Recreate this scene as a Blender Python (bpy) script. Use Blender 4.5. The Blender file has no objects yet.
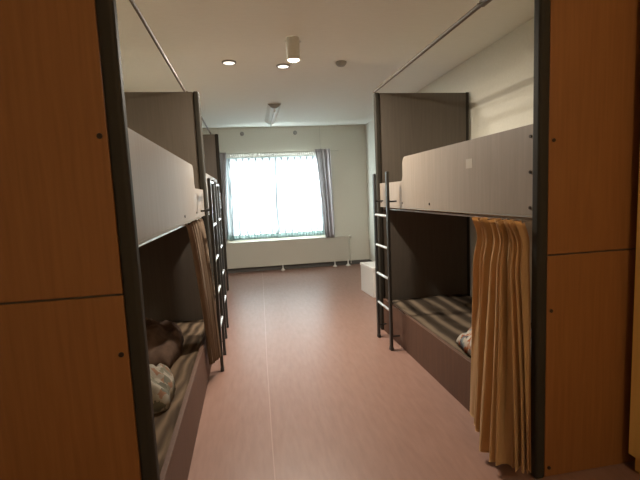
import bpy, bmesh, math, random
from mathutils import Vector, Matrix, noise
random.seed(7)
SC = bpy.context.scene
COL = SC.collection

# ------------------------------------------------------------------ camera
F_PX, YAW, PITCH, ROLL, EYE = 422.8, 0.1534, 0.1086, 0.0450, 1.30
def make_camera():
    cd = bpy.data.cameras.new('camera')
    cd.sensor_width = 36.0
    cd.sensor_fit = 'HORIZONTAL'
    cd.lens = F_PX / 640.0 * 36.0
    cd.clip_start = 0.02
    cam = bpy.data.objects.new('camera', cd)
    COL.objects.link(cam)
    sy, cy, sp, cp = math.sin(YAW), math.cos(YAW), math.sin(PITCH), math.cos(PITCH)
    f = Vector((sy*cp, cy*cp, -sp)); r = Vector((cy, -sy, 0)); u = r.cross(f)
    c, s = math.cos(ROLL), math.sin(ROLL)
    r2 = r*c - u*s; u2 = r*s + u*c
    m = Matrix(((r2.x, u2.x, -f.x, 0), (r2.y, u2.y, -f.y, 0), (r2.z, u2.z, -f.z, EYE), (0, 0, 0, 1)))
    cam.matrix_world = m
    SC.camera = cam
make_camera()

# ------------------------------------------------------------------ world, lights, exposure
SC.view_settings.view_transform = 'Standard'
SC.view_settings.look = 'None'
SC.view_settings.gamma = 1.0
SC.view_settings.use_curve_mapping = False
SC.view_settings.exposure = 0.25
W = bpy.data.worlds.new('world'); SC.world = W
W.use_nodes = True
wn = W.node_tree.nodes
wn['Background'].inputs['Color'].default_value = (0.84, 0.92, 1.0, 1)
wn['Background'].inputs['Strength'].default_value = 30.0

YB = 7.418; CEIL = 2.474; XR = 2.045; XL = -1.30; YF = -1.5
WX0, WX1, WZ0, WZ1 = -0.44, 1.30, 0.56, 2.00

def light(name, kind, loc, energy, color, size=0.1, rot=(0, 0, 0), shape='DISK', size_y=None, parent=None):
    l = bpy.data.lights.new(name, kind)
    l.energy = energy; l.color = color
    if kind == 'AREA':
        l.shape = shape; l.size = size
        if size_y: l.size_y = size_y
    else:
        l.shadow_soft_size = size
    o = bpy.data.objects.new(name, l); COL.objects.link(o)
    o.location = loc; o.rotation_euler = rot
    if parent: o.parent = parent
    return o
# daylight portal in the window opening, guiding world light into the room
pt = light('window_daylight', 'AREA', ((WX0+WX1)/2, YB+0.13, (WZ0+WZ1)/2), 1, (1, 1, 1), WX1-WX0, (math.radians(-90), 0, 0), 'RECTANGLE', WZ1-WZ0)
pt.data.cycles.is_portal = True

# ------------------------------------------------------------------ materials
def mat(name, col, rough=0.6, metal=0.0, spec=0.5, coat=0.0):
    m = bpy.data.materials.new(name); m.use_nodes = True
    b = m.node_tree.nodes['Principled BSDF']
    b.inputs['Base Color'].default_value = (*col, 1)
    b.inputs['Roughness'].default_value = rough
    b.inputs['Metallic'].default_value = metal
    b.inputs['Specular IOR Level'].default_value = spec
    b.inputs['Coat Weight'].default_value = coat
    return m
def nodes(m): return m.node_tree.nodes, m.node_tree.links, m.node_tree.nodes['Principled BSDF']
def coords(m, scale=(1, 1, 1), rot=(0, 0, 0), kind='Object'):
    n, l, b = nodes(m)
    tc = n.new('ShaderNodeTexCoord'); mp = n.new('ShaderNodeMapping')
    mp.inputs['Scale'].default_value = scale; mp.inputs['Rotation'].default_value = rot
    l.new(tc.outputs[kind], mp.inputs['Vector'])
    return mp.outputs['Vector']
def ramp(m, fac, stops):
    n, l, b = nodes(m)
    r = n.new('ShaderNodeValToRGB')
    e = r.color_ramp.elements
    while len(e) < len(stops): e.new(0.5)
    for k, (p, c) in enumerate(stops):
        e[k].position = p; e[k].color = (*c, 1)
    l.new(fac, r.inputs['Fac'])
    return r.outputs['Color']
def noisy(m, c1, c2, scale=(1, 1, 1), ns=5.0, detail=4.0, bump=0.0, dist=0.0, lo=0.3, hi=0.7):
    n, l, b = nodes(m)
    v = coords(m, scale)
    t = n.new('ShaderNodeTexNoise'); t.inputs['Scale'].default_value = ns
    t.inputs['Detail'].default_value = detail; t.inputs['Distortion'].default_value = dist
    l.new(v, t.inputs['Vector'])
    l.new(ramp(m, t.outputs['Fac'], [(lo, c1), (hi, c2)]), b.inputs['Base Color'])
    if bump:
        bp = n.new('ShaderNodeBump'); bp.inputs['Strength'].default_value = bump; bp.inputs['Distance'].default_value = 0.01
        l.new(t.outputs['Fac'], bp.inputs['Height']); l.new(bp.outputs['Normal'], b.inputs['Normal'])
    return m
M = {}
M['wall'] = noisy(mat('wall paper', (.6, .58, .52), .85, spec=.2), (.70, .68, .60), (.74, .72, .64), ns=60, bump=.05)
M['ceiling'] = noisy(mat('ceiling board', (.68, .66, .62), .9, spec=.1), (.76, .745, .69), (.80, .785, .73), (1, 12, 1), ns=14, bump=.04)
def floor_mat():
    m = mat('vinyl floor', (.3, .16, .12), .36, spec=.45)
    n, l, b = nodes(m)
    v = coords(m, (7, 1.2, 1))
    t = n.new('ShaderNodeTexNoise'); t.inputs['Scale'].default_value = 5; t.inputs['Detail'].default_value = 8
    l.new(v, t.inputs['Vector'])
    l.new(ramp(m, t.outputs['Fac'], [(.3, (.250, .142, .110)), (.7, (.295, .172, .136))]), b.inputs['Base Color'])
    t2 = n.new('ShaderNodeTexNoise'); t2.inputs['Scale'].default_value = 9; t2.inputs['Detail'].default_value = 6
    l.new(coords(m, (3, 1.6, 1)), t2.inputs['Vector'])
    mr = n.new('ShaderNodeMapRange'); mr.inputs['From Min'].default_value = .3; mr.inputs['From Max'].default_value = .7
    mr.inputs['To Min'].default_value = .35; mr.inputs['To Max'].default_value = .40
    l.new(t2.outputs['Fac'], mr.inputs['Value']); l.new(mr.outputs['Result'], b.inputs['Roughness'])
    bp = n.new('ShaderNodeBump'); bp.inputs['Strength'].default_value = .06; bp.inputs['Distance'].default_value = .004
    l.new(t2.outputs['Fac'], bp.inputs['Height']); l.new(bp.outputs['Normal'], b.inputs['Normal'])
    return m
M['floor'] = floor_mat()
def wood(name, c1, c2, rough=.45):
    return noisy(mat(name, c1, rough, spec=.4), c1, c2, (26, 26, 1.3), ns=2.2, detail=7, dist=.4)
M['orange_wood'] = wood('orange brown laminate', (.225, .092, .027), (.275, .115, .035), .45)
M['yellow_wood'] = wood('honey yellow laminate', (.78, .50, .16), (.85, .56, .19), .45)
M['dark_board'] = wood('dark brown laminate', (.110, .091, .075), (.130, .108, .090), .5)
M['guard'] = wood('pale grey brown laminate', (.250, .202, .162), (.290, .236, .192), .5)
M['bounce_ply'] = wood('pale bounce plywood', (.55, .44, .30), (.62, .50, .35), .6)  # unseen bunk underside, made pale to bounce light into the lower bunk
M['base'] = wood('red brown laminate', (.100, .050, .032), (.125, .064, .042), .6)
M['edge'] = mat('dark edge band', (.036, .032, .026), .6, spec=.1)
M['edge_light'] = mat('pale edge strip', (.30, .27, .23), .6)
M['black'] = mat('black painted steel', (.035, .037, .037), .4, spec=.5)
M['steel'] = mat('bright steel', (.78, .78, .76), .28, metal=.7)
M['rod'] = mat('bronze painted rod', (.13, .10, .075), .5, metal=.2)
M['white'] = mat('white plastic', (.72, .71, .68), .4)
M['offwhite'] = mat('cream enamel', (.60, .58, .51), .6)
M['grey'] = mat('grey plastic', (.30, .29, .27), .5)
M['skirt'] = mat('dark grey skirting', (.115, .11, .105), .5)
M['bolt'] = mat('dark bolt', (.05, .03, .02), .4, metal=.5)
M['alu'] = mat('window aluminium', (.45, .50, .47), .4, metal=.3)
M['cream'] = mat('cream sill', (.72, .66, .54), .5)
M['lilac'] = noisy(mat('lilac grey drape', (.35, .3, .31), .9, spec=.1), (.52, .485, .48), (.58, .54, .535), ns=30)
def add_translucency(m, col, f):
    n, l, b = nodes(m)
    t = n.new('ShaderNodeBsdfTranslucent'); t.inputs['Color'].default_value = (*col, 1)
    mx = n.new('ShaderNodeMixShader'); mx.inputs[0].default_value = f
    l.new(b.outputs[0], mx.inputs[1]); l.new(t.outputs[0], mx.inputs[2]); l.new(mx.outputs[0], n['Material Output'].inputs['Surface'])
add_translucency(M['lilac'], (.66, .60, .60), .5)
def curtain_mat(name, c1, c2):
    m = noisy(mat(name, c1, .85, spec=.15), c1, c2, (3, 3, .6), ns=9)
    n, l, b = nodes(m)
    b.inputs['Sheen Weight'].default_value = .2
    return m
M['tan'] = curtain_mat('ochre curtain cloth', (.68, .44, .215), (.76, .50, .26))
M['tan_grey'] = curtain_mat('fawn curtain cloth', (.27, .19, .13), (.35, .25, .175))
def emit(name, col, s):
    m = bpy.data.materials.new(name); m.use_nodes = True
    n = m.node_tree.nodes; l = m.node_tree.links
    n.remove(n['Principled BSDF'])
    e = n.new('ShaderNodeEmission'); e.inputs['Color'].default_value = (*col, 1); e.inputs['Strength'].default_value = s
    l.new(e.outputs[0], n['Material Output'].inputs['Surface'])
    return m
M['lamp_dim'] = emit('lit downlight lens', (1, .93, .82), 1.6)
M['lamp_hot'] = emit('bright lamp lens', (1, .88, .66), 25)
M['lamp_warm'] = emit('warm lamp globe', (1, .70, .38), 6)
def glass_mat():
    m = bpy.data.materials.new('window glass'); m.use_nodes = True
    n = m.node_tree.nodes; l = m.node_tree.links; n.remove(n['Principled BSDF'])
    t = n.new('ShaderNodeBsdfTransparent'); t.inputs['Color'].default_value = (.93, .98, .96, 1)
    g = n.new('ShaderNodeBsdfGlossy'); g.inputs['Roughness'].default_value = .02
    mx = n.new('ShaderNodeMixShader'); mx.inputs[0].default_value = .06
    l.new(t.outputs[0], mx.inputs[1]); l.new(g.outputs[0], mx.inputs[2]); l.new(mx.outputs[0], n['Material Output'].inputs['Surface'])
    return m
M['glass'] = glass_mat()
def lace_mat(name, col, dens, per=.11, stripe_shade=.35):
    m = bpy.data.materials.new(name); m.use_nodes = True
    n = m.node_tree.nodes; l = m.node_tree.links; n.remove(n['Principled BSDF'])
    t = n.new('ShaderNodeBsdfTransparent')
    tr = n.new('ShaderNodeBsdfTranslucent'); tr.inputs['Color'].default_value = (*col, 1)
    d = n.new('ShaderNodeBsdfDiffuse'); d.inputs['Color'].default_value = (*col, 1)
    m1 = n.new('ShaderNodeMixShader'); m1.inputs[0].default_value = .45
    l.new(tr.outputs[0], m1.inputs[1]); l.new(d.outputs[0], m1.inputs[2])
    mx = n.new('ShaderNodeMixShader')
    l.new(t.outputs[0], mx.inputs[1]); l.new(m1.outputs[0], mx.inputs[2])
    # sewn tucks: narrow denser strips at an even spacing, slightly irregular
    tc = n.new('ShaderNodeTexCoord'); sx = n.new('ShaderNodeSeparateXYZ'); l.new(tc.outputs['Object'], sx.inputs[0])
    nz = n.new('ShaderNodeTexNoise'); nz.inputs['Scale'].default_value = 2.2; nz.inputs['Detail'].default_value = 1
    l.new(tc.outputs['Object'], nz.inputs['Vector'])
    def mth(op, a, b=None):
        q = n.new('ShaderNodeMath'); q.operation = op
        for k, v in enumerate((a, b)):
            if v is None: continue
            if isinstance(v, (int, float)): q.inputs[k].default_value = v
            else: l.new(v, q.inputs[k])
        return q.outputs[0]
    w = mth('ADD', mth('MULTIPLY', sx.outputs['X'], 2*math.pi/per), mth('MULTIPLY', nz.outputs['Fac'], 5.0))
    w = mth('SINE', w)
    mr = n.new('ShaderNodeMapRange'); mr.interpolation_type = 'SMOOTHSTEP'
    mr.inputs['From Min'].default_value = .35; mr.inputs['From Max'].default_value = 1.0
    l.new(w, mr.inputs['Value'])
    l.new(mth('ADD', mth('MULTIPLY', mr.outputs['Result'], .985-dens), dens), mx.inputs[0])
    cm = n.new('ShaderNodeMix'); cm.data_type = 'RGBA'
    cm.inputs['A'].default_value = (*col, 1); cm.inputs['B'].default_value = (*[c*stripe_shade for c in col], 1)
    l.new(mr.outputs['Result'], cm.inputs['Factor'])
    l.new(cm.outputs['Result'], tr.inputs['Color']); l.new(cm.outputs['Result'], d.inputs['Color'])
    l.new(mx.outputs[0], n['Material Output'].inputs['Surface'])
    return m
M['lace'] = lace_mat('white lace', (.36, .37, .37), .90, stripe_shade=.3)
M['lace_top'] = mat('pleated header tape', (.62, .59, .55), .8)
M['hem'] = lace_mat('green tinted lace hem', (.22, .27, .25), .94, per=.05, stripe_shade=.55)
def stripes(name, cols, scale, rot=0.0, rough=.9, dist=1.5, kind='Object'):
    m = mat(name, cols[0], rough, spec=.1)
    n, l, b = nodes(m)
    w = n.new('ShaderNodeTexWave'); w.wave_type = 'BANDS'; w.bands_direction = 'X'
    w.inputs['Scale'].default_value = scale; w.inputs['Distortion'].default_value = dist
    w.inputs['Detail'].default_value = 3; w.inputs['Detail Scale'].default_value = 1.5
    l.new(coords(m, (1, .25, 1), (0, 0, rot), kind), w.inputs['Vector'])
    k = len(cols)
    l.new(ramp(m, w.outputs['Fac'], [(i/(k-1) if k > 1 else 0, c) for i, c in enumerate(cols)]), b.inputs['Base Color'])
    return m
M['sheet_R'] = stripes('brown striped sheet', [(.035, .025, .017), (.055, .040, .029), (.15, .112, .078)], 2.3, .12)
M['sheet_L'] = stripes('brown leaf sheet', [(.06, .040, .026), (.10, .068, .044), (.16, .11, .072)], 4.5, .5, dist=7)
def floral(name, cols, scale=16):
    m = mat(name, cols[0], .9, spec=.1)
    n, l, b = nodes(m)
    v = n.new('ShaderNodeTexVoronoi'); v.inputs['Scale'].default_value = scale
    nz = n.new('ShaderNodeTexNoise'); nz.inputs['Scale'].default_value = scale*.8; nz.inputs['Detail'].default_value = 3
    mx = n.new('ShaderNodeVectorMath'); mx.operation = 'ADD'
    sc = n.new('ShaderNodeVectorMath'); sc.operation = 'SCALE'; sc.inputs['Scale'].default_value = .06
    c = coords(m)
    l.new(c, nz.inputs['Vector']); l.new(nz.outputs['Color'], sc.inputs[0]); l.new(c, mx.inputs[0]); l.new(sc.outputs[0], mx.inputs[1])
    l.new(mx.outputs[0], v.inputs['Vector'])
    sp = n.new('ShaderNodeSeparateColor'); l.new(v.outputs['Color'], sp.inputs[0])
    r = n.new('ShaderNodeValToRGB'); r.color_ramp.interpolation = 'CONSTANT'
    e = r.color_ramp.elements
    while len(e) < len(cols): e.new(.5)
    for i, cc in enumerate(cols): e[i].position = i/len(cols); e[i].color = (*[q*.62 for q in cc], 1)
    l.new(sp.outputs[0], r.inputs['Fac']); l.new(r.outputs['Color'], b.inputs['Base Color'])
    return m
M['floral_R'] = floral('floral quilt cloth', [(.62, .50, .40), (.50, .17, .08), (.62, .55, .45), (.16, .15, .17), (.55, .30, .20), (.66, .58, .48), (.30, .33, .33), (.70, .62, .52)], 30)
M['floral_L'] = floral('pale floral quilt cloth', [(.40, .35, .28), (.45, .40, .33), (.20, .19, .15), (.45, .40, .32), (.36, .20, .13), (.28, .26, .20), (.48, .43, .36)], 26)
M['brown_blanket'] = noisy(mat('brown blanket', (.1, .06, .05), .95, spec=.05), (.085, .055, .043), (.15, .10, .075), ns=14, bump=.3)

# ------------------------------------------------------------------ helpers
def obj(name, bm, m, parent=None, smooth=False, loc=None, auto=None):
    me = bpy.data.meshes.new(name)
    bmesh.ops.recalc_face_normals(bm, faces=bm.faces)
    bm.to_mesh(me); bm.free()
    if smooth or auto:
        for p in me.polygons: p.use_smooth = True
    if auto: me.set_sharp_from_angle(angle=math.radians(auto))
    me.materials.append(m)
    o = bpy.data.objects.new(name, me); COL.objects.link(o)
    if parent: o.parent = parent
    if loc: o.location = loc
    return o
def tag(o, label=None, cat=None, group=None, kind=None):
    if label: o['label'] = label
    if cat: o['category'] = cat
    if group: o['group'] = group
    if kind: o['kind'] = kind
    return o
def empty(name, loc, rz=0, label=None, cat=None, group=None):
    o = bpy.data.objects.new(name, None); COL.objects.link(o)
    o.location = loc; o.rotation_euler = (0, 0, rz); o.empty_display_size = .1
    return tag(o, label, cat, group)
def box(bm, a, b, bev=0.0, seg=2):
    x0, x1 = sorted((a[0], b[0])); y0, y1 = sorted((a[1], b[1])); z0, z1 = sorted((a[2], b[2]))
    r = bmesh.ops.create_cube(bm, size=1)
    for v in r['verts']:
        v.co = Vector((x0+(v.co.x+.5)*(x1-x0), y0+(v.co.y+.5)*(y1-y0), z0+(v.co.z+.5)*(z1-z0)))
    if bev:
        es = list({e for v in r['verts'] for e in v.link_edges})
        bmesh.ops.bevel(bm, geom=es, offset=bev, segments=seg, affect='EDGES', profile=.5)
    return bm
def mkbox(name, a, b, m, parent=None, bev=0.0, seg=2):
    bm = bmesh.new(); box(bm, a, b, bev, seg)
    o = obj(name, bm, m, parent)
    if bev:
        for p in o.data.polygons: p.use_smooth = max(abs(c) for c in p.normal) < .999
    return o
def cyl(bm, p0, p1, r, seg=16, r2=None, bev=0.0):
    p0 = Vector(p0); p1 = Vector(p1); d = p1-p0
    q = d.to_track_quat('Z', 'Y').to_matrix().to_4x4()
    mtx = Matrix.Translation((p0+p1)/2) @ q
    res = bmesh.ops.create_cone(bm, cap_ends=True, segments=seg, radius1=r, radius2=r if r2 is None else r2, depth=d.length, matrix=mtx)
    if bev:
        es = [e for e in {e for v in res['verts'] for e in v.link_edges} if any(len(f.verts) > 4 for f in e.link_faces)]
        bmesh.ops.bevel(bm, geom=es, offset=bev, segments=2, affect='EDGES', profile=.5)
    return bm
def mkcyl(name, p0, p1, r, m, parent=None, seg=16, r2=None, bev=0.0):
    bm = bmesh.new(); cyl(bm, p0, p1, r, seg, r2, bev)
    return obj(name, bm, m, parent, auto=40)
def prism(pts, ext, bev=0.0):
    """pts: closed outline as Vectors; ext: extrusion Vector."""
    bm = bmesh.new()
    a = [bm.verts.new(p) for p in pts]; b = [bm.verts.new(Vector(p)+ext) for p in pts]
    n = len(pts)
    bm.faces.new(a); bm.faces.new(b[::-1])
    for i in range(n): bm.faces.new((a[i], b[i], b[(i+1) % n], a[(i+1) % n]))
    bmesh.ops.recalc_face_normals(bm, faces=bm.faces)
    if bev: bmesh.ops.bevel(bm, geom=[e for e in bm.edges], offset=bev, segments=2, affect='EDGES')
    return bm
def struct(name, bm, m, smooth=False):
    return tag(obj(name, bm, m, smooth=smooth), kind='structure')
def lathe(prof, seg=32):
    bm = bmesh.new(); rings = []
    for r, z in prof:
        rings.append([bm.verts.new((r*math.cos(2*math.pi*k/seg), r*math.sin(2*math.pi*k/seg), z)) for k in range(seg)])
    for a, b in zip(rings, rings[1:]):
        for k in range(seg): bm.faces.new((a[k], a[(k+1) % seg], b[(k+1) % seg], b[k]))
    bm.faces.new(rings[0]); bm.faces.new(rings[-1][::-1])
    return bm

# ------------------------------------------------------------------ room shell
T = .12
def bx(a, b):
    bm = bmesh.new(); return box(bm, a, b)
struct('floor', bx((XL-T, YF-T, -.1), (XR+T, YB+T, 0)), M['floor'])
struct('ceiling', bx((XL-T, YF-T, CEIL), (XR+T, YB+T, CEIL+.1)), M['ceiling'])
struct('wall_left', bx((XL-T, YF-T, 0), (XL, YB+T, CEIL)), M['wall'])
struct('wall_right', bx((XR, YF-T, 0), (XR+T, YB+T, CEIL)), M['wall'])
struct('wall_front', bx((XL, YF-T, 0), (XR, YF, CEIL)), M['wall'])
bm = bmesh.new()
box(bm, (XL, YB, 0), (WX0, YB+T, CEIL)); box(bm, (WX1, YB, 0), (XR, YB+T, CEIL))
box(bm, (WX0, YB, 0), (WX1, YB+T, WZ0)); box(bm, (WX0, YB, WZ1), (WX1, YB+T, CEIL))
struct('wall_back', bm, M['wall'])
# narrow joint strips between the wall panels
for k, x in enumerate((-.50, 1.225)):
    bm = bmesh.new(); box(bm, (x-.004, YB-.003, WZ1+.08), (x+.004, YB, CEIL))
    struct('trim_%d' % (k+1), bm, M['offwhite'])
struct('baseboard_back', bx((XL, YB-.012, 0), (XR, YB, .075)), M['skirt'])
struct('baseboard_left', bx((XL, YF, 0), (XL+.01, YB-.013, .07)), M['skirt'])
struct('baseboard_right', bx((XR-.008, YF, 0), (XR, YB-.013, .07)), M['skirt'])
# welded seam between two floor sheets
bm = bmesh.new()
path = [(.020, .2), (.025, 2.16), (.035, 3.23), (.06, 4.8), (.087, 6.585), (.095, YB-.02)]
vs = []
for x, y in path: vs.append((bm.verts.new((x-.0025, y, .0006)), bm.verts.new((x+.0025, y, .0006))))
for a, b in zip(vs, vs[1:]): bm.faces.new((a[0], a[1], b[1], b[0]))
r = bmesh.ops.extrude_face_region(bm, geom=list(bm.faces))
for v in [g for g in r['geom'] if isinstance(g, bmesh.types.BMVert)]: v.co.z = .0002
struct('trim_3', bm, mat('floor weld seam', (.37, .225, .18), .3))

# window: frame, sashes, panes, sill
def window():
    bm = bmesh.new(); y0, y1 = YB+.03, YB+.10; w = .035
    box(bm, (WX0, y0, WZ0), (WX0+w, y1, WZ1)); box(bm, (WX1-w, y0, WZ0), (WX1, y1, WZ1))
    box(bm, (WX0+w, y0, WZ0), (WX1-w, y1, WZ0+w)); box(bm, (WX0+w, y0, WZ1-w), (WX1-w, y1, WZ1))
    win = struct('window_1', bm, M['alu'])
    xm = .40
    for (a, b, y) in ((WX0+w, xm+.03, YB+.045), (xm-.03, WX1-w, YB+.068)):
        bm = bmesh.new(); s = .045; z0, z1 = WZ0+w, WZ1-w
        box(bm, (a, y, z0), (a+s, y+.02, z1)); box(bm, (b-s, y, z0), (b, y+.02, z1))
        box(bm, (a+s, y, z0), (b-s, y+.02, z0+s)); box(bm, (a+s, y, z1-s), (b-s, y+.02, z1))
        f = obj('sash', bm, M['alu'], win)
        bm = bmesh.new(); box(bm, (a+s, y+.008, z0+s), (b-s, y+.012, z1-s))
        obj('pane', bm, M['glass'], f)
    mkbox('sill', (WX0-.02, YB-.02, WZ0-.035), (WX1+.02, YB+.03, WZ0), M['cream'], win, .004)
window()

# ------------------------------------------------------------------ curtains
def curtain_bm(top, bot, ztop, zbot, n, amp_t, amp_b, ns=120, nt=30, ph=0.0, ease=1.0, jit=.25, ripple=0.0, thick=.004, seed=0, zjit=0.0, header=0.0):
    """top/bot: functions s->(x,y); folds run down the cloth."""
    bm = bmesh.new(); grid = []
    for i in range(ns+1):
        s = i/ns; col = []
        sw = s + jit/n*math.sin(2*math.pi*(s*3.1+seed))+jit/n*.6*math.sin(2*math.pi*(s*5.7+.3+seed))
        for j in range(nt+1):
            t = j/nt; te = t**ease
            a = Vector(top(s)); b = Vector(bot(s)); p = a.lerp(b, te)
            e = .01
            ta = (Vector(top(min(1, s+e)))-Vector(top(max(0, s-e)))).lerp(Vector(bot(min(1, s+e)))-Vector(bot(max(0, s-e))), te)
            nn = Vector((-ta.y, ta.x)); nn = nn.normalized() if nn.length > 1e-6 else Vector((1, 0))
            amp = amp_t+(amp_b-amp_t)*te
            w = math.sin(2*math.pi*n*sw+ph+.5*math.sin(3*t+seed+s*9))
            w2 = .28*math.sin(2*math.pi*n*2.13*sw+1.1+2*t)
            if header:   # gathered neck a hand's width below the frilled top edge
                nk = math.exp(-((t-.10)/.07)**2)
                p = p-nn*header*(1-nk)*math.exp(-t*9); amp *= 1-.35*nk
                p = p+Vector((ta.x, ta.y))*(-.10*nk*(s-.5)*2*.5)
            p = p+nn*amp*(w+w2)*min(1, .2+(1-s)/.07)
            z = ztop+(zbot-ztop)*t
            if ripple: z += ripple*max(0, 1-t*5)*math.sin(2*math.pi*n*sw*1.5)
            z += zjit*t*noise.noise(Vector((s*3, seed, 0)))
            col.append(bm.verts.new((p.x, p.y, z)))
        grid.append(col)
    for a, b in zip(grid, grid[1:]):
        for j in range(nt): bm.faces.new((a[j], b[j], b[j+1], a[j+1]))
    bmesh.ops.solidify(bm, geom=list(bm.faces), thickness=thick)
    return bm
def lin(a, b): return lambda s: (a[0]+(b[0]-a[0])*s, a[1]+(b[1]-a[1])*s)

def window_dressing():
    root = empty('curtain_rail', (0, YB, 2.035), 0, 'pale double curtain rail fixed above the window', 'curtain rail')
    r = mkbox('rail', (WX0-.05, -.115, -.008), (1.53, -.10, .008), M['offwhite'], root, .003)
    r = mkbox('rail', (WX0-.05, -.06, -.008), (1.35, -.045, .008), M['offwhite'], root, .003)
    for x in (WX0-.02, .43, 1.34, 1.515):
        mkbox('bracket', (x-.008, -.118 if x != .43 else -.062, .008), (x+.008, 0, .014), M['offwhite'], root)
    # lace
    lc = empty('lace_curtain', (0, YB, 0), 0, 'sheer white lace curtain drawn across the bright window', 'curtain')
    obj('lace', curtain_bm(lin((WX0-.02, -.052), (1.25, -.052)), lin((WX0-.03, -.052), (1.27, -.055)), 1.955, .66, 15, .011, .017, 200, 14, jit=.12), M['lace'], lc, True)
    obj('hem', curtain_bm(lin((WX0-.03, -.052), (1.27, -.055)), lin((WX0-.03, -.052), (1.27, -.055)), .66, .585, 15, .017, .017, 200, 3, jit=.12), M['hem'], lc, True)
    obj('header', curtain_bm(lin((WX0-.02, -.078), (1.26, -.078)), lin((WX0-.02, -.078), (1.26, -.078)), 2.035, 1.965, 48, .006, .006, 300, 3, jit=.1), M['lace_top'], lc, True)
    # drapes
    def ctop(s): return (1.10+.27*s, -.148)
    def cbot(s): return (1.225+.165*s, -.148)
    d = obj('window_drape', curtain_bm(ctop, cbot, 2.065, .535, 6, .010, .018, 110, 30, jit=.2, ease=.75), M['lilac'], None, True, (0, YB, 0))
    tag(d, 'lilac grey drape gathered at the right side of the window', 'curtain')
    def ctop(s): return (-.56+.18*s, -.148)
    def cbot(s): return (-.62+.15*s, -.148)
    d = obj('window_drape', curtain_bm(ctop, cbot, 2.05, .52, 5, .010, .018, 110, 30, jit=.2), M['lilac'], None, True, (0, YB, 0))
    tag(d, 'lilac grey drape gathered at the left side of the window', 'curtain')
window_dressing()

# ------------------------------------------------------------------ heater under the window
def heater():
    root = empty('panel_heater', (0, YB, 0), 0, 'long cream panel heater on small feet under the window', 'radiator')
    y1, y0 = -.02, -.075
    mkbox('panel', (-.60, y0, .085), (1.655, y1, .525), M['offwhite'], root, .006)
    mkbox('cap', (-.60, y0-.004, .526), (1.655, y1, .536), M['offwhite'], root, .003)
    for x in (.455, 1.385, 1.625):
        o = mkcyl('foot', (x, y0-.012, .035), (x, y0-.012, .10), .011, M['white'], root)
        c = mkcyl('foot_pad', (x, y0-.012, .0), (x, y0-.012, .035), .040 if x < 1.6 else .052, M['white'], o, 20, .013)
    v = mkcyl('valve', (1.69, y0+.02, .52), (1.69, y0-.02, .52), .026, M['offwhite'], root, 20, bev=.004)
    mkcyl('pipe', (1.69, y0+.03, .03), (1.69, y0+.03, .52), .007, M['wall'], root)
heater()
for x, lab in ((-.106, 'small round grey wall cap above the left half of the window'), (.796, 'small round grey wall cap above the right half of the window')):
    bm = lathe([(.035, 0), (.035, .006), (.030, .012), (.014, .014), (.012, .020), (.001, .021)])
    o = obj('wall_cap', bm, M['grey'], auto=30); o.rotation_euler = (math.radians(90), 0, 0); o.location = (x, YB, 2.368)
    tag(o, lab, 'wall cap', 'round caps above the window')

# ------------------------------------------------------------------ ceiling things
def downlight(x, y, lab):
    root = empty('downlight', (x, y, CEIL), 0, lab, 'ceiling light', 'ceiling downlights')
    bm = bmesh.new(); seg = 32; rings = []
    for r, z in ((.062, 0), (.062, -.010), (.057, -.014), (.050, -.012), (.050, -.002)):
        rings.append([bm.verts.new((r*math.cos(2*math.pi*k/seg), r*math.sin(2*math.pi*k/seg), z)) for k in range(seg)])
    for a, b in zip(rings, rings[1:]):
        for k in range(seg): bm.faces.new((a[k], a[(k+1) % seg], b[(k+1) % seg], b[k]))
    obj('trim_ring', bm, M['grey'], root, auto=40)
    obj('lens', lathe([(.049, -.004), (.049, -.010), (.03, -.014), (.001, -.015)]), M['lamp_dim'], root, True)
    light('downlight_light', 'AREA', (0, 0, -.02), 19, (1, .92, .80), .09, parent=root)
downlight(-.128, 3.89, 'round recessed downlight near the left bunk, lit dimly')
downlight(.350, 3.99, 'round recessed downlight just behind and left of the brightest lamp')
def bright_lamp():
    root = empty('cylinder_lamp', (.372, 3.315, CEIL), 0, 'brightest ceiling lamp, a short round cylinder glaring at its lower end', 'ceiling light')
    bm = bmesh.new(); seg = 40; rings = []
    for r, z in ((.050, -.0005), (.050, -.158), (.047, -.162), (.043, -.160), (.043, -.135)):
        rings.append([bm.verts.new((r*math.cos(2*math.pi*k/seg), r*math.sin(2*math.pi*k/seg), z)) for k in range(seg)])
    for a, b in zip(rings, rings[1:]):
        for k in range(seg): bm.faces.new((a[k], a[(k+1) % seg], b[(k+1) % seg], b[k]))
    obj('housing', bm, M['offwhite'], root, auto=40)
    for a in (-.052, .052): mkcyl('fixing_screw', (a, -.004, -.030), (a*1.12, -.010, -.030), .007, M['steel'], root, 12, bev=.002)
    obj('lens', lathe([(.042, -.148), (.040, -.160), (.025, -.168), (.001, -.170)]), M['lamp_hot'], root, True)
    light('cylinder_lamp_light', 'AREA', (0, 0, -.176), 36, (1, .90, .74), .085, parent=root)
bright_lamp()
def near_lamp():
    root = empty('pendant_lamp', (1.10, -.60, CEIL), 0, 'warm round pendant lamp near the entrance', 'pendant lamp')
    obj('canopy', lathe([(.05, 0), (.05, -.02), (.02, -.03)]), M['white'], root, auto=40)
    mkcyl('cord', (0, 0, -.20), (0, 0, -.03), .004, M['white'], root, 8)
    obj('globe', lathe([(.02, -.20), (.07, -.22), (.10, -.27), (.085, -.33), (.04, -.36), (.001, -.365)]), M['lamp_warm'], root, True)
    light('pendant_light', 'POINT', (0, 0, -.40), 26, (1, .74, .46), .10, parent=root)
near_lamp()
def detector():
    o = obj('smoke_detector', lathe([(.050, 0), (.050, -.012), (.044, -.022), (.030, -.036), (.012, -.040), (.001, -.041)]), M['grey'], auto=30)
    o.location = (.865, 3.88, CEIL)
    tag(o, 'small round grey smoke detector on the ceiling right of the lamps', 'smoke detector')
detector()
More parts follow.
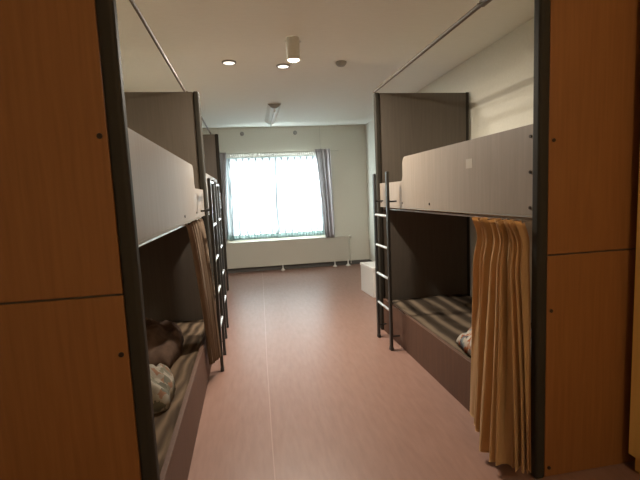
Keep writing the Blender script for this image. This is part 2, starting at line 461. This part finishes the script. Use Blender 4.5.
def batten():
    root = empty('fluorescent_light', (.352, 5.60, CEIL), 0, 'long unlit fluorescent batten on the ceiling towards the window', 'ceiling light')
    L = 1.25
    pts = [Vector((-.088, 0, -.001)), Vector((.088, 0, -.001)), Vector((.045, 0, -.045)), Vector((.02, 0, -.058)), Vector((-.02, 0, -.058)), Vector((-.045, 0, -.045))]
    obj('body', prism(pts, Vector((0, L, 0))), M['white'], root)
    obj('end_cap', prism([p*1.0+Vector((0, -.012, 0)) for p in pts], Vector((0, .011, 0))), M['grey'], root)  # near end coloured grey to paint in the shade of its unlit side
    for y in (.03, L-.06): mkbox('socket', (-.012, y, -.10), (.012, y+.03, -.058), M['white'], root, .003)
    mkcyl('tube', (0, .045, -.082), (0, L-.045, -.082), .014, M['white'], root, 16)
batten()

# ------------------------------------------------------------------ bunk beds
HP = 2.17          # panel height
def bunk(name, s, loc, rz, L, Wn, Wf, hb, hg, label, near_wood=True, sticker=False, rod_u=.006, rod_r=.012, seam=1.0, boltz=(.045, .76, 1.475)):
    """s=+1: bed lies to the right of the aisle, -1: to the left. Local u runs from aisle to wall."""
    root = empty(name, loc, rz, label, 'bunk bed', 'wooden bunk beds along the aisle')
    P = .048; R = .022      # post width, recess of side boards
    def B(u, y, z): return Vector((s*u, y, z))
    # end panels with posts
    for k, (y, w) in enumerate(((0, Wn), (L, Wf))):
        ya, yb = (y, y+.034) if k == 0 else (y-.034, y)
        ep = mkbox('end_panel', B(P, ya+(.012 if (k == 0 and near_wood) else 0), 0.0), B(w-.03, yb, HP-.004), M['dark_board'], root, .002)
        mkbox('post', B(0, ya-.008, 0), B(P, yb+.008, HP), M['edge'], root, .014, 4)
        mkbox('post', B(w-.03, ya-.004, 0), B(w, yb+.004, HP), M['edge'], root, .006, 2)
        if k == 0 and near_wood:
            mkbox('facing_board', B(P+.001, ya, 0.003), B(w-.031, ya+.011, seam-.003), M['orange_wood'], ep, .0025)
            mkbox('facing_board', B(P+.001, ya, seam+.003), B(w-.031, ya+.011, HP-.006), M['orange_wood'], ep, .0025)
            for z in boltz:
                mkcyl('bolt', B(P+.022, ya-.0045, z), B(P+.022, ya+.001, z), .008, M['bolt'], ep, 14, bev=.0015)
        if k == 1:
            mkbox('edge_strip', B(w-.005, ya-.0075, 0.31), B(w+.001, ya-.0042, HP-.004), M['edge_light'], ep)
    # side guard of the upper bunk: steps down at the far end for the ladder
    y0, y1 = .046, L-.046
    ys = L-.62; zs = hb+.205
    out = [(y0, hb), (y1, hb), (y1, zs), (ys+.05, zs)]
    r = .05
    for a in range(1, 7): t = a/6*math.pi/2; out.append((ys+.05-r*math.sin(t)*.8, zs+r*(1-math.cos(t))))
    e = out[-1]
    out.append((e[0], hg-.05))
    for a in range(1, 8): t = a/7*math.pi/2; out.append((e[0]-.05*(1-math.cos(t)), hg-.05+.05*math.sin(t)))
    out.append((y0, hg))
    g = obj('guard_board', prism([B(R, y, z) for y, z in out], B(.022, 0, 0), .0015), M['guard'], root)
    mkbox('bottom_strip', B(R-.002, y0, hb-.007), B(R+.024, y1, hb-.0005), M['edge_light'], g)
    for y, z in ((y0+.03, hg-.05), (y0+.03, hg-.20), (y0+.03, hb+.035), (y1-.03, hb+.035), (y1-.55, hb+.035), (L*.5, hb+.035)):
        mkcyl('screw', B(R-.004, y, z), B(R+.001, y, z), .007, M['bolt'], g, 12)
    mkbox('end_strip', B(R-.003, y0-.004, hb-.01), B(R+.001, y0+.003, hg), M['edge_light'], g)
    if sticker:
        mkbox('sticker', B(R-.0012, L*.5-.545, 1.402), B(R-.0003, L*.5-.48, 1.452), mat('pale sticker', (.40, .34, .28), .5), g)
    wmin = min(Wn, Wf)
    mkbox('upper_platform', B(R+.026, y0, hb-.014), B(wmin-.005, y1, hb+.03), M['bounce_ply'], root)
    mkbox('wall_rail', B(wmin-.03, y0, hb+.031), B(wmin-.008, y1, hb+.13), M['dark_board'], root)
    # lower bunk
    mkbox('base_board', B(R, y0, 0), B(R+.024, y1, .305), M['base'], root, .003)
    mkbox('lower_platform', B(R+.025, y0, .17), B(wmin-.005, y1, .20), M['dark_board'], root)
    # curtain rails: a rod from post to post at the top, a thin one under the guard
    rr = obj('curtain_rod', cyl(bmesh.new(), B(rod_u, .01, HP+rod_r), B(rod_u, L-.004, HP+rod_r), rod_r, 12), M['rod'], root, auto=40)
    lr = obj('curtain_rod', cyl(bmesh.new(), B(R+.035, y0, hb-.026), B(R+.035, y1, hb-.026), .006, 12), M['steel'], root, auto=40)
    return root, B
RZ_R, RZ_L = .016, .012
RX, RY, RL = 1.158, 1.585, 2.185
LX, LY, LL = -.349, 1.315, 2.36
bedR, BR = bunk('bunk_bed', 1, (RX, RY, 0), RZ_R, RL, .868, .905, 1.165, 1.552, 'bunk bed on the right of the aisle, with an ochre curtain', sticker=True)
mkcyl('rod_sleeve', BR(.006, .16, HP+.012), BR(.006, .42, HP+.012), .019, M['rod'], bedR, 12, bev=.003)
mkcyl('rod_screw', BR(-.012, .40, HP+.004), BR(-.03, .40, HP-.002), .005, M['rod'], bedR, 8)
bedL, BL = bunk('bunk_bed', -1, (LX, LY, 0), RZ_L, LL, .93, .905, 1.172, 1.535, 'nearer bunk bed on the left, with a fawn curtain', rod_u=.112, rod_r=.009, seam=1.028, boltz=(.045, .845, 1.492))
L2Y = LY+LL+.022
bedL2, BL2 = bunk('bunk_bed', -1, (LX-.028, L2Y, 0), RZ_L, 2.33, .905, .88, 1.172, 1.535, 'farther bunk bed on the left, beside the window', near_wood=False, rod_u=.10, rod_r=.009)

# ------------------------------------------------------------------ ladders
def ladder(loc, rz, s, label, span=.335, top=1.45, top_rung=False, cap=False):
    root = empty('bunk_ladder', loc, rz, label, 'ladder', 'black bunk ladders')
    for y in (0, span):
        r = mkbox('side_rail', (-.011, y-.019, .006), (.011, y+.019, top), M['black'], root, .005)
        mkbox('rubber_foot', (-.013, y-.021, 0), (.013, y+.021, .03), M['black'], r, .004)
        for z in (.115, 1.215):
            mkcyl('hook', (s*.011, y, z), (s*(.072 if z < 1 else .0725), y, z), .0065, M['black'], r, 10)
    for z in ((.33, .59, .84, 1.10)+((1.425,) if top_rung else ())):
        mkcyl('rung', (0, .019, z), (0, span-.019, z), .0105, M['steel'], root, 14)
    return root
ladder((1.052, 3.225, 0), RZ_R, 1, 'black steel ladder leaning on the right bunk bed')
ladder((-.300-.0235*.6+.012, 3.17, 0), RZ_L, -1, 'black steel ladder on the nearer left bunk bed, beside the fawn curtain', top_rung=True)
ladder((-.3215, 3.93, 0), RZ_L, -1, 'black steel ladder on the farther left bunk bed', top_rung=True)

# ------------------------------------------------------------------ bunk curtains
def right_curtain():
    def top(s): # from far to near
        return (1.166-.004*s + .0, 2.065-.42*s)
    def bot(s):
        pts = [(1.105, 2.06), (1.085, 1.96), (1.055, 1.87), (1.015, 1.77), (1.020, 1.66), (1.05, 1.59), (1.08, 1.56), (1.112, 1.545)]
        k = s*(len(pts)-1); i = min(int(k), len(pts)-2); f = k-i
        return (pts[i][0]+(pts[i+1][0]-pts[i][0])*f, pts[i][1]+(pts[i+1][1]-pts[i][1])*f)
    bm = curtain_bm(top, bot, 1.140, .065, 9.0, .024, .022, 200, 60, ease=.9, jit=.35, ripple=.006, seed=1.3, zjit=.05, header=.032)
    o = obj('bunk_curtain', bm, M['tan'], None, True)
    tag(o, 'ochre curtain bunched at the near end of the right lower bunk', 'curtain')
right_curtain()
def left_curtain():
    def top(s): return (-.403, 2.66+.72*s)
    def bot(s): return (-.360+.058*s, 2.955+.165*s)
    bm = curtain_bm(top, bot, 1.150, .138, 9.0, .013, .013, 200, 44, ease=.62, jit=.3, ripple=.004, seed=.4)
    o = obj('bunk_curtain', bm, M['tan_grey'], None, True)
    tag(o, 'fawn curtain bunched at the far end of the near left lower bunk', 'curtain')
left_curtain()

# ------------------------------------------------------------------ bedding
def mattress(bed, B, L, w, m, label, z1=.285):
    bm = bmesh.new()
    a = B(.052, .05, .202); b = B(w, L-.05, z1)
    r = box(bm, a, b)
    bmesh.ops.subdivide_edges(bm, edges=list(bm.edges), cuts=26, use_grid_fill=True)
    for v in bm.verts:
        if v.co.z > z1-.001:
            v.co.z += .010*noise.noise(v.co*5)+.006*noise.noise(v.co*13)
    bmesh.ops.bevel(bm, geom=[e for e in bm.edges if e.calc_face_angle(0) > 1], offset=.012, segments=3, affect='EDGES')
    o = obj('mattress', bm, m, None, True)
    o.location = bed.location; o.rotation_euler = bed.rotation_euler
    tag(o, label, 'mattress', 'mattresses on the lower bunks')
    return o
mattress(bedR, BR, RL, .84, M['sheet_R'], 'brown striped mattress on the right lower bunk')
mattress(bedL, BL, LL, .88, M['sheet_L'], 'brown leaf-patterned mattress on the near left lower bunk')
mattress(bedL2, BL2, 2.33, .86, M['sheet_L'], 'brown mattress on the farther left lower bunk')

def heap(name, loc, rz, sx, sy, h, m, label, cat, seed=0, p=2.6, wr=.25, folds=3.0, group=None):
    bm = bmesh.new(); nx, ny = 46, 46; g = []
    for i in range(nx+1):
        row = []
        for j in range(ny+1):
            a = 2*i/nx-1; b = 2*j/ny-1
            # map the square to a rounded square
            x = a*math.sqrt(1-.28*b*b); y = b*math.sqrt(1-.28*a*a)
            e = max(0, 1-abs(a)**p)*max(0, 1-abs(b)**p)
            q = Vector((x*1.7+seed, y*1.7, seed*.7))
            z = h*(e**.38)*(1+wr*noise.noise(q*1.2)+wr*.6*noise.noise(q*3))
            z += h*.10*(e**.3)*math.sin(folds*(x*2.2+.7*math.sin(2.3*y+seed))*math.pi)
            jx = .05*noise.noise(q*2+Vector((5, 0, 0))); jy = .05*noise.noise(q*2+Vector((0, 7, 0)))
            row.append(bm.verts.new(((x+jx)*sx/2, (y+jy)*sy/2, max(0.0, z))))
        g.append(row)
    for i in range(nx):
        for j in range(ny): bm.faces.new((g[i][j], g[i+1][j], g[i+1][j+1], g[i][j+1]))
    rim = [g[i][0] for i in range(nx+1)]+[g[nx][j] for j in range(1, ny+1)]+[g[i][ny] for i in range(nx-1, -1, -1)]+[g[0][j] for j in range(ny-1, 0, -1)]
    bm.faces.new(rim)
    o = obj(name, bm, m, None, True, loc); o.rotation_euler = (0, 0, rz)
    tag(o, label, cat, group)
    return o
ZM = .297
heap('quilt', (1.455, 2.20, ZM+.004), .02, .47, .72, .13, M['floral_R'], 'crumpled floral quilt with orange flowers on the right mattress', 'quilt', 2.2, folds=2.5)
heap('blanket', (-.80, 2.88, ZM), .05, .54, .78, .17, M['brown_blanket'], 'dark brown blanket heaped on the near left mattress', 'blanket', 5.1, folds=1.8)
heap('quilt', (-.66, 2.20, ZM), .1, .40, .42, .15, M['floral_L'], 'pale floral quilt folded in front of the brown blanket', 'quilt', 8.4, folds=1.5)

# ------------------------------------------------------------------ white box on the floor
def white_box():
    root = empty('storage_box', (1.395, 4.93, 0), .075, 'white lidded box on the floor beyond the right bunk', 'box')
    mkbox('body', (0, 0, .0), (.36, .46, .335), M['white'], root, .006)
    mkbox('lid', (-.006, -.006, .336), (.366, .466, .375), mat('white lid', (.80, .79, .77), .35), root, .008)
white_box()

# ------------------------------------------------------------------ yellow locker at the right edge
def locker():
    root = empty('locker', (1.592, .42, 0), 0, 'honey yellow wooden locker at the right edge, nearest the viewer', 'locker')
    D = XR-1.592-.012; LN = 1.13; PZ = .08
    mkbox('body', (.02, 0, PZ), (D, LN, 2.25), M['yellow_wood'], root, .003)
    mkbox('plinth', (.035, .02, 0), (D, LN-.005, PZ), M['yellow_wood'], root)
    for k in range(2):
        d = mkbox('door', (0, k*LN/2+.002, PZ+.004), (.0195, (k+1)*LN/2-.002, 2.245), M['yellow_wood'], root, .002)
        yy = LN/2+(-.05 if k == 0 else .05)
        mkbox('handle', (-.022, yy-.006, 1.0), (-.0, yy+.006, 1.12), M['steel'], d, .003)
locker()
